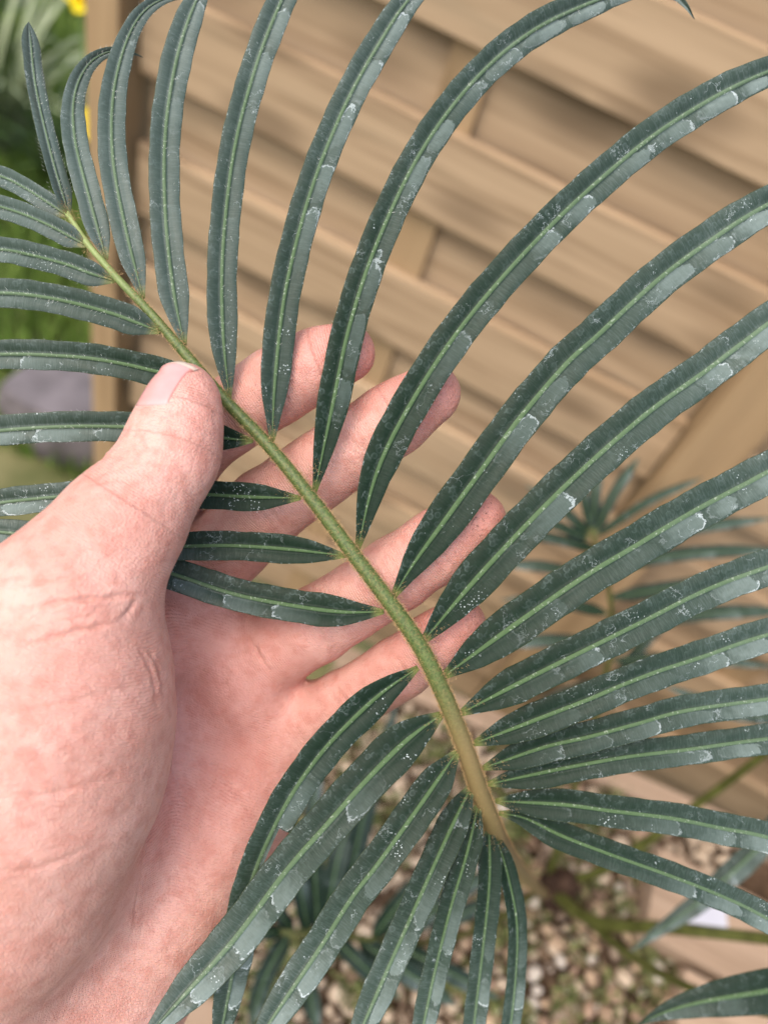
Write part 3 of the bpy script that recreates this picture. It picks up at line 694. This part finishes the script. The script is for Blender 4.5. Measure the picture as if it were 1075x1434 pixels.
# petiole running out to the right
A = [cr, (830, 1290, .62), (940, 1300, .55), (1075, 1315, .50), (1250, 1330, .44), (1420, 1340, .38)]
lf = []
for (x, y, ex, ey, d, w_) in ((1180, 1322, 880, 1332, .46, 0), (1250, 1330, 1180, 1150, .44, 28), (1330, 1335, 1280, 1150, .41, 28), (1330, 1336, 1290, 1500, .41, 28)):
    if w_: lf.append(([(x, y, d), ((x+ex)/2, (y+ey)/2, d-.01), (ex, ey, d)], w_))
back_frond(A, lf, .0046, 'olive frond stalk running out to the right over the pebbles')
A = [(770, 1236, .69), (830, 1225, .66), (890, 1190, .62), (965, 1135, .58), (1042, 1078, .54), (1140, 1000, .49), (1260, 900, .44)]
lf = [([(1160, 985, .48), (1100, 1140, .46), (1000, 1245, .45), (935, 1295, .45), (880, 1334, .455)], 30), ([(1140, 1000, .49), (1040, 1000, .47), (930, 960, .47)], 22), ([(1200, 950, .46), (1140, 860, .45), (1080, 800, .45)], 26)]
back_frond(A, lf, .0036, 'frond rising to the upper right behind the leaflets')
A = [(775, 1250, .69), (900, 1350, .55), (1080, 1420, .40), (1260, 1400, .31), (1420, 1340, .27)]
lf = [([(1300, 1385, .30), (1200, 1370, .285), (1090, 1386, .278), (990, 1402, .276), (930, 1418, .278), (893, 1436, .28)], 52), ([(1230, 1402, .32), (1180, 1470, .30), (1120, 1540, .3)], 34)]
back_frond(A, lf, .003, 'frond whose single leaflet tip enters at the bottom right', 0.0, .35)

# ------------------------------------------------------------ the hand
# a smooth solid from rounded cones, in camera-aligned millimetres (x right, y down, z away), turned into one mesh
def K(px, py, z, r): return ((px-CX)*z/F, (py-CY)*z/F, z, r*z/F)
h = 1.0
lo = np.array([-250., -75., 140.]); hi = np.array([52., 330., 275.])
nx_, ny_, nz_ = [int(v) for v in np.ceil((hi-lo)/h)+1]
gx = (lo[0]+h*np.arange(nx_)).astype(np.float32); gy = (lo[1]+h*np.arange(ny_)).astype(np.float32); gz = (lo[2]+h*np.arange(nz_)).astype(np.float32)
BIG = 40.0
def smin(a, b, k):
    hh = np.clip(k-np.abs(a-b), 0, None)/k; return np.minimum(a, b)-hh*hh*k*.25
def cone_into(D, a, b, k, pad=14.0):
    a = np.array(a, np.float32); b = np.array(b, np.float32)
    m0 = np.minimum(a[:3]-a[3], b[:3]-b[3])-pad; m1 = np.maximum(a[:3]+a[3], b[:3]+b[3])+pad
    i0 = np.clip(((m0-lo)/h).astype(int), 0, [nx_, ny_, nz_]); i1 = np.clip(((m1-lo)/h).astype(int)+1, 0, [nx_, ny_, nz_])
    if (i1 <= i0).any(): return
    sl = tuple(slice(u, v) for u, v in zip(i0, i1))
    X = gx[sl[0]][:, None, None]; Y = gy[sl[1]][None, :, None]; Z = gz[sl[2]][None, None, :]
    ab = b[:3]-a[:3]; L2 = float(ab.dot(ab))+1e-6
    t = np.clip(((X-a[0])*ab[0]+(Y-a[1])*ab[1]+(Z-a[2])*ab[2])/L2, 0, 1)
    d = np.sqrt((X-a[0]-t*ab[0])**2+(Y-a[1]-t*ab[1])**2+(Z-a[2]-t*ab[2])**2)-(a[3]+t*(b[3]-a[3]))
    D[sl] = smin(D[sl], d, k)
def chain(D, ks, k):
    for a, b in zip(ks[:-1], ks[1:]): cone_into(D, a, b, k)
fresh = lambda: np.full((nx_, ny_, nz_), BIG, np.float32)
FING = dict(
 index=[(165, 800, 240, 58), (272, 615, 223, 55), (388, 540, 217, 52), (440, 512, 215, 48), (484, 494, 213.5, 42)],
 middle=[(235, 850, 241, 60), (372, 712, 227, 54), (495, 625, 221, 52), (550, 588, 219, 49), (603, 551, 217, 43)],
 ring=[(312, 948, 243, 60), (440, 877, 229, 53), (555, 803, 222, 51), (612, 765, 219, 49), (664, 728, 217, 44)],
 little=[(398, 1030, 247, 54), (482, 984, 233, 44), (560, 935, 226, 42), (602, 905, 223, 41), (642, 873, 221, 38)])
palm = fresh()
wr = [(60, 1370, 236, 105), (100, 1385, 238, 105), (130, 1400, 240, 100), (160, 1400, 240, 95)]
for (nm, ch), wq in zip(FING.items(), wr): cone_into(palm, K(*ch[0]), K(*wq), 8)
for a, b in (((385, 1052, 243, 56), (310, 1150, 240, 74)), ((310, 1150, 240, 74), (235, 1250, 238, 92)), ((235, 1250, 238, 92), (120, 1385, 233, 112)),
             ((290, 885, 236, 46), (345, 950, 237, 46)), ((345, 950, 237, 46), (388, 1005, 240, 44)),          # pads under the fingers
             ((225, 850, 236, 46), (290, 885, 236, 46)),
             ((120, 1385, 233, 112), (-120, 1760, 222, 135)), ((0, 1380, 222, 120), (-260, 1720, 212, 140)), ((-120, 1760, 222, 135), (-560, 2240, 212, 140)), ((-260, 1720, 212, 140), (-700, 2140, 206, 140))):  # wrist and forearm
    cone_into(palm, K(*a), K(*b), 10)
thumb = fresh()
TH = [(258, 556, 193.5, 47), (250, 595, 192, 54), (236, 645, 190, 61), (172, 735, 187, 80), (95, 845, 184, 101)]
chain(thumb, [K(*a) for a in TH], 6)
for a, b in (((95, 845, 184, 101), (70, 965, 187, 158)), ((70, 965, 187, 158), (48, 1085, 191, 162)), ((48, 1085, 191, 162), (-5, 1210, 197, 160)), ((-5, 1210, 197, 160), (-90, 1370, 208, 150)),
             ((-90, 1370, 208, 150), (-300, 1700, 212, 150)),
             ((-60, 900, 190, 120), (-120, 1150, 200, 170)), ((-120, 1150, 200, 170), (-200, 1420, 210, 170))):
    cone_into(thumb, K(*a), K(*b), 12)
for a, b in (((95, 1000, 213, 120), (70, 1180, 216, 130)), ((70, 1180, 216, 130), (20, 1330, 220, 120)), ((130, 885, 208, 72), (205, 880, 234, 58))):
    cone_into(palm, K(*a), K(*b), 12)
body = smin(palm, thumb, 7.0)
allD = body.copy()
for nm, ch in FING.items():
    f_ = fresh(); ks = [K(*c) for c in ch]; chain(f_, ks, 3)
    for q0, q1, s_ in ((ks[0], ks[1], .06), (ks[1], ks[2], .05), (ks[2], ks[4], .03)):     # soft pads on the palm side of each phalanx
        c0 = [q0[i]*.66+q1[i]*.34 for i in range(4)]; c1 = [q0[i]*.34+q1[i]*.66 for i in range(4)]
        for c in (c0, c1): c[2] -= c[3]*.16; c[3] *= .90
        cone_into(f_, c0, c1, 3)
    allD = smin(allD, smin(palm, f_, 6.0), 1.0)
def surface_nets(D):
    neg = D < 0
    cell = np.zeros(tuple(n-1 for n in D.shape), np.int8)
    for dx in (0, 1):
        for dy in (0, 1):
            for dz in (0, 1):
                cell += neg[dx:D.shape[0]-1+dx, dy:D.shape[1]-1+dy, dz:D.shape[2]-1+dz]
    idx = np.argwhere((cell > 0) & (cell < 8)); n = len(idx)
    lut = np.full(cell.shape, -1, np.int32); lut[tuple(idx.T)] = np.arange(n)
    acc = np.zeros((n, 3)); cnt = np.zeros(n)
    co = [(a, b, c) for a in (0, 1) for b in (0, 1) for c in (0, 1)]
    for u in range(8):
        for v in range(u+1, 8):
            if sum(abs(p-q) for p, q in zip(co[u], co[v])) != 1: continue
            d0 = D[tuple((idx+co[u]).T)]; d1 = D[tuple((idx+co[v]).T)]; m = (d0 < 0) != (d1 < 0)
            t = np.where(m, d0/np.where(m, d0-d1, 1), 0)[:, None]
            p = np.array(co[u])+t*(np.array(co[v])-np.array(co[u])); acc[m] += p[m]; cnt[m] += 1
    V = lo+h*(idx+acc/cnt[:, None])
    Fc = []
    for ax in range(3):
        s0 = [slice(None)]*3; s1 = [slice(None)]*3; s0[ax] = slice(0, -1); s1[ax] = slice(1, None)
        e = np.argwhere(neg[tuple(s0)] != neg[tuple(s1)]); o1, o2 = [(1, 2), (2, 0), (0, 1)][ax]
        ok = (e[:, o1] > 0) & (e[:, o2] > 0) & (e[:, o1] < D.shape[o1]-1) & (e[:, o2] < D.shape[o2]-1); e = e[ok]
        flip = neg[tuple(e.T)]
        def c(a, b):
            q = e.copy(); q[:, o1] -= a; q[:, o2] -= b; return lut[tuple(q.T)]
        Q = np.stack([c(0, 0), c(1, 0), c(1, 1), c(0, 1)], 1); Q[flip] = Q[flip][:, ::-1]; Fc.append(Q[:, ::-1])
    return V, np.vstack(Fc)
allD[0], allD[-1], allD[:, 0], allD[:, -1], allD[:, :, 0], allD[:, :, -1] = (BIG,)*6
HV, HF = surface_nets(allD)
del palm, thumb, body
# one round of Catmull-Clark for smooth small forms
bm = bmesh.new(); me = bpy.data.meshes.new('tmp'); me.from_pydata(HV.tolist(), [], HF.tolist()); bm.from_mesh(me)
# keep the biggest shell only
bmesh.ops.recalc_face_normals(bm, faces=bm.faces)
for _ in range(2): bmesh.ops.smooth_vert(bm, verts=bm.verts, factor=.5, use_axis_x=True, use_axis_y=True, use_axis_z=True)
bm.to_mesh(me); bm.free()
tmpo = bpy.data.objects.new('tmp', me); COL.objects.link(tmpo)
md = tmpo.modifiers.new('s', 'SUBSURF'); md.levels = 1; md.render_levels = 1
dg = bpy.context.evaluated_depsgraph_get(); me2 = bpy.data.meshes.new_from_object(tmpo.evaluated_get(dg)); bpy.data.objects.remove(tmpo)
nv = len(me2.vertices); HV = np.zeros(nv*3, np.float32); me2.vertices.foreach_get('co', HV); HV = HV.reshape(-1, 3).astype(float)
HN = np.zeros(nv*3, np.float32); me2.vertex_normals.foreach_get('vector', HN); HN = HN.reshape(-1, 3).astype(float)
print('hand verts', nv)
PXY = np.stack([CX+F*HV[:, 0]/HV[:, 2], CY+F*HV[:, 1]/HV[:, 2]], 1)
crease = np.zeros(nv); disp = np.zeros(nv)
def seg_d(pts):
    best = np.full(nv, 1e9)
    for (ax, ay), (bx_, by_) in zip(pts[:-1], pts[1:]):
        d = np.array([bx_-ax, by_-ay], float); t = np.clip(((PXY[:, 0]-ax)*d[0]+(PXY[:, 1]-ay)*d[1])/(d.dot(d)+1e-9), 0, 1)
        best = np.minimum(best, np.hypot(PXY[:, 0]-ax-t*d[0], PXY[:, 1]-ay-t*d[1]))
    return best
def add_crease(pts, depth, wpx, zr):
    """a fold that fades out at both ends"""
    p, _ = catmull([(a, b, 0) for a, b in pts], 22); p = p[:, :2]
    m = np.where((HV[:, 2] > zr[0]) & (HV[:, 2] < zr[1]) & (HN[:, 2] < .1) & (PXY[:, 0] > p[:, 0].min()-40) & (PXY[:, 0] < p[:, 0].max()+40) & (PXY[:, 1] > p[:, 1].min()-40) & (PXY[:, 1] < p[:, 1].max()+40))[0]
    if not len(m): return
    D = np.hypot(PXY[m, 0][:, None]-p[None, :, 0], PXY[m, 1][:, None]-p[None, :, 1]); k = D.argmin(1); wt = np.sin(np.pi*np.clip(k/21, .02, .98))**.8
    q = np.clip(k, 1, 20); a = p[q-1]; b = p[q+1]; ab = b-a; L = np.hypot(ab[:, 0], ab[:, 1])
    d = np.minimum(D.min(1), np.where((k > 0) & (k < 21), np.abs((PXY[m, 0]-a[:, 0])*ab[:, 1]-(PXY[m, 1]-a[:, 1])*ab[:, 0])/L, 1e9))
    wv = wpx*.7*(.85+.3*np.sin(k*1.3+wpx)); e = np.exp(-(d/wv)**2)*wt; lip = np.exp(-((d-wv*2.2)/(wv*1.3))**2)*wt
    disp[m] -= .40*depth*e-.14*depth*lip; crease[m] = np.maximum(crease[m], e*min(1, depth*.55))
TZ, PLZ = (130, 203), (203, 262)
for pts, dp, wp in (([(0, 824), (60, 816), (110, 809), (150, 811)], .7, 4), ([(20, 858), (90, 842), (130, 839), (172, 834), (205, 832)], 1.1, 5), ([(190, 836), (183, 852), (170, 868)], .7, 5), ([(60, 780), (110, 770), (160, 778)], .3, 5), ([(40, 880), (95, 868), (150, 862)], .35, 4), ([(25, 908), (80, 891), (130, 879), (172, 869)], .9, 5),
                    ([(124, 652), (150, 640), (190, 641)], .5, 4), ([(128, 668), (180, 652), (228, 656)], .5, 4), ([(112, 684), (170, 672), (215, 680)], .35, 4),
                    ([(150, 636), (185, 625), (215, 628)], .35, 3), ([(5, 1003), (90, 985), (190, 960)], .3, 6), ([(0, 1120), (80, 1110), (180, 1080)], .3, 7), ([(0, 1222), (60, 1215), (140, 1180)], .3, 7), ([(205, 905), (222, 935), (230, 980)], .45, 4), ([(190, 900), (212, 940), (220, 1000)], .4, 4)):
    add_crease(pts, dp*1.7, wp*1.1, TZ)
for pts, dp, wp in (([(230, 1040), (246, 1090), (266, 1140)], .8, 7), ([(216, 1108), (206, 1170), (196, 1235)], .9, 8), ([(196, 1235), (186, 1310)], .5, 4), ([(280, 1055), (322, 1100), (356, 1145)], .5, 8),
                    ([(262, 1020), (300, 1068), (345, 1110)], .25, 7), ([(345, 888), (362, 915), (382, 948)], .9, 4), ([(300, 985), (318, 1012), (326, 1030)], .3, 4), ([(240, 870), (262, 900), (275, 935)], .4, 5)):
    add_crease(pts, dp*1.4, wp, PLZ)
SEG = []
for nm, ch in FING.items():
    for ji, dps in ((1, (1.0, .7)), (2, (.9, .5))):
        a, b, c = ch[ji-1], ch[ji], ch[ji+1]; d = np.array([c[0]-a[0], c[1]-a[1]], float); d /= np.linalg.norm(d); n2 = np.array([-d[1], d[0]]); r = b[3]*.95
        for off, dp in ((0, dps[0]), (11, dps[1]), (-12, dps[1]*.6)):
            o2 = np.array(b[:2])+d*off; add_crease([tuple(o2-n2*r), tuple(o2+d*4), tuple(o2+n2*r)], dp, 5, (196, 262))
    a, b = ch[0], ch[1]; d = np.array([b[0]-a[0], b[1]-a[1]], float); d /= np.linalg.norm(d); n2 = np.array([-d[1], d[0]])
    o2 = np.array(a[:2])*.6+np.array(b[:2])*.4; add_crease([tuple(o2-n2*50), tuple(o2+n2*50)], .4, 7, (205, 262))
HV += HN*disp[:, None]
# soft unevenness
f3 = lambda s, a: np.sin(HV[:, 0]*s+a)*np.sin(HV[:, 1]*s*1.1+a*2)*np.sin(HV[:, 2]*s*.9+a*3)
HV += HN*(.22*f3(.19, 1)+.12*f3(.41, 2))[:, None]
# along-finger coordinate for the skin ridges, redness of pads and joints, soil on the fingertips
red = np.zeros(nv); ridge = HV[:, 1]*.8-HV[:, 0]*.4+HV[:, 2]*.2; dirt = np.zeros(nv); bestd = np.full(nv, 1e9); DF = [np.full(nv, 3.5)]
for nm, ch in list(FING.items())+[('thumb', TH[::-1])]:
    ks = [np.array(K(*c)) for c in ch]; acc = 0; mine = np.full(nv, 1e9)
    for a, b in zip(ks[:-1], ks[1:]):
        ab = b[:3]-a[:3]; L = np.linalg.norm(ab); t = np.clip(((HV-a[:3])@ab)/L**2, 0, 1); d = np.linalg.norm(HV-a[:3]-t[:, None]*ab, axis=1)-(a[3]+t*(b[3]-a[3]))
        mine = np.minimum(mine, d); m = d < bestd; m &= d < 3.5; ridge[m] = (acc+t*L)[m]; bestd[m] = d[m]; acc += L
    DF.append(mine)
    tipd = np.linalg.norm(HV-ks[-1][:3], axis=1); red = np.maximum(red, np.exp(-(tipd/17)**2)*(.75 if nm != 'thumb' else .35))
    for kq in ks[1:3]: red = np.maximum(red, .3*np.exp(-(np.linalg.norm(HV-kq[:3], axis=1)/13)**2))
    if nm in ('index', 'middle', 'little'): dirt = np.maximum(dirt, .45*np.exp(-((np.linalg.norm(HV-(ks[-1][:3]+np.array([2, 2, -6])), axis=1))/7)**2))
    if nm in ('ring',): dirt = np.maximum(dirt, np.exp(-((np.linalg.norm(HV-(ks[-1][:3]+np.array([1, -2, -6])), axis=1))/8)**2))
    if nm == 'thumb': dirt = np.maximum(dirt, .35*np.exp(-((np.linalg.norm(HV-(ks[-1][:3]+np.array([8, 0, -4])), axis=1))/9)**2))
pc_ = np.array(K(300, 1000, 225, 1)[:3]); red = np.maximum(red, .55*np.exp(-(np.linalg.norm((HV-pc_)*np.array([1, .7, 1]), axis=1)/34)**2))
DS = np.sort(np.stack(DF, 1), axis=1); ramp = np.clip((DS[:, 1]-DS[:, 0]-.15)/2.2, 0, 1)
RM = np.array([[RT.x, -UP.x, FW.x], [RT.y, -UP.y, FW.y], [RT.z, -UP.z, FW.z]])
HW = HV@RM.T/1000+np.array(C0)
fl = np.zeros(len(me2.loops), np.int32); me2.loops.foreach_get('vertex_index', fl); HF2 = fl.reshape(-1, 4)
hroot_loc = P(95, 1100, .21)
hand = mesh_obj('hand', HW, HF2, SKIN, None, True, dict(red=red, ridge=ridge, ramp=ramp, dirt=dirt, crease=crease), loc=hroot_loc)
tag(hand, 'left hand with open palm pinching the cycad frond under its thumb', 'hand')
bvh = BVHTree.FromPolygons([tuple(v) for v in HV], [tuple(int(i) for i in f) for f in HF2])
# thumb nail: a curved plate laid on the back of the thumb tip
tip_c = np.array(K(258, 556, 193.5, 1)[:3]); ip_c = np.array(K(236, 645, 190, 1)[:3])
al = tip_c-ip_c; al /= np.linalg.norm(al)
nn = np.array([-.50, -.12, -.86]); nn -= nn.dot(al)*al; nn /= np.linalg.norm(nn); ac = np.cross(al, nn); ac /= np.linalg.norm(ac)
nc = tip_c+al*.6; Vn = []; tipa = []; NU, NVn = 17, 17
rows = []
for j in range(NVn):
    v = j/(NVn-1)
    for i in range(NU):
        u = i/(NU-1)*2-1
        le = -8.4+14.8*v; le += (-1.5*(u**2))*(1 if v > .5 else 0)*(v-.5)*2+1.1*u*u*(1-v)*.9
        p = nc+al*le+ac*(u*5.7*(1-.06*v))
        hit = bvh.ray_cast(Vector(p+nn*30), Vector(-nn))
        q = np.array(hit[0]) if hit[0] else p+nn*2.0
        if abs((q-nc).dot(nn)-7) > 6: q = q+nn*(np.clip((q-nc).dot(nn), 3, 9)-(q-nc).dot(nn))
        rows.append((u, v, p, q))
Vt = []; rima = []
for (u, v, p, q) in rows:
    hgt = (q-nc).dot(nn); ideal = 7.75-2.9*u*u-1.2*max(0, v-.55)**2*4-.0*v
    hgt2 = max(hgt+.12, min(hgt+.9, ideal)); 
    hgt2 -= .32*max(0, 1-v/.13)+.25*max(0, (abs(u)-.86)/.14)*(1 if v < .85 else 0)
    Vt.append(nc+al*((p-nc).dot(al))+ac*((p-nc).dot(ac))+nn*hgt2); tipa.append(v); rima.append(abs(u))
nb = len(Vt); Vn = Vt+[v-nn*.5 for v in Vt]; tipa = tipa*2
Fn = []
for j in range(NVn-1):
    for i in range(NU-1):
        a = j*NU+i; Fn += [(a, a+1, a+NU+1, a+NU), (nb+a, nb+a+NU, nb+a+NU+1, nb+a+1)]
bd = [i for i in range(NU)]+[j*NU+NU-1 for j in range(1, NVn)]+[(NVn-1)*NU+i for i in range(NU-2, -1, -1)]+[j*NU for j in range(NVn-2, 0, -1)]
for a, b in zip(bd, bd[1:]+bd[:1]): Fn.append((a, b, nb+b, nb+a))
Vw = np.array(Vn)@RM.T/1000+np.array(C0)
nail = mesh_obj('thumbnail', Vw, Fn, NAIL, hand, True, dict(tip=tipa, rim=rima*2))
bm = bmesh.new(); bm.from_mesh(nail.data); bmesh.ops.recalc_face_normals(bm, faces=bm.faces); bm.to_mesh(nail.data); bm.free()
for o in plant.children_recursive:
    pass
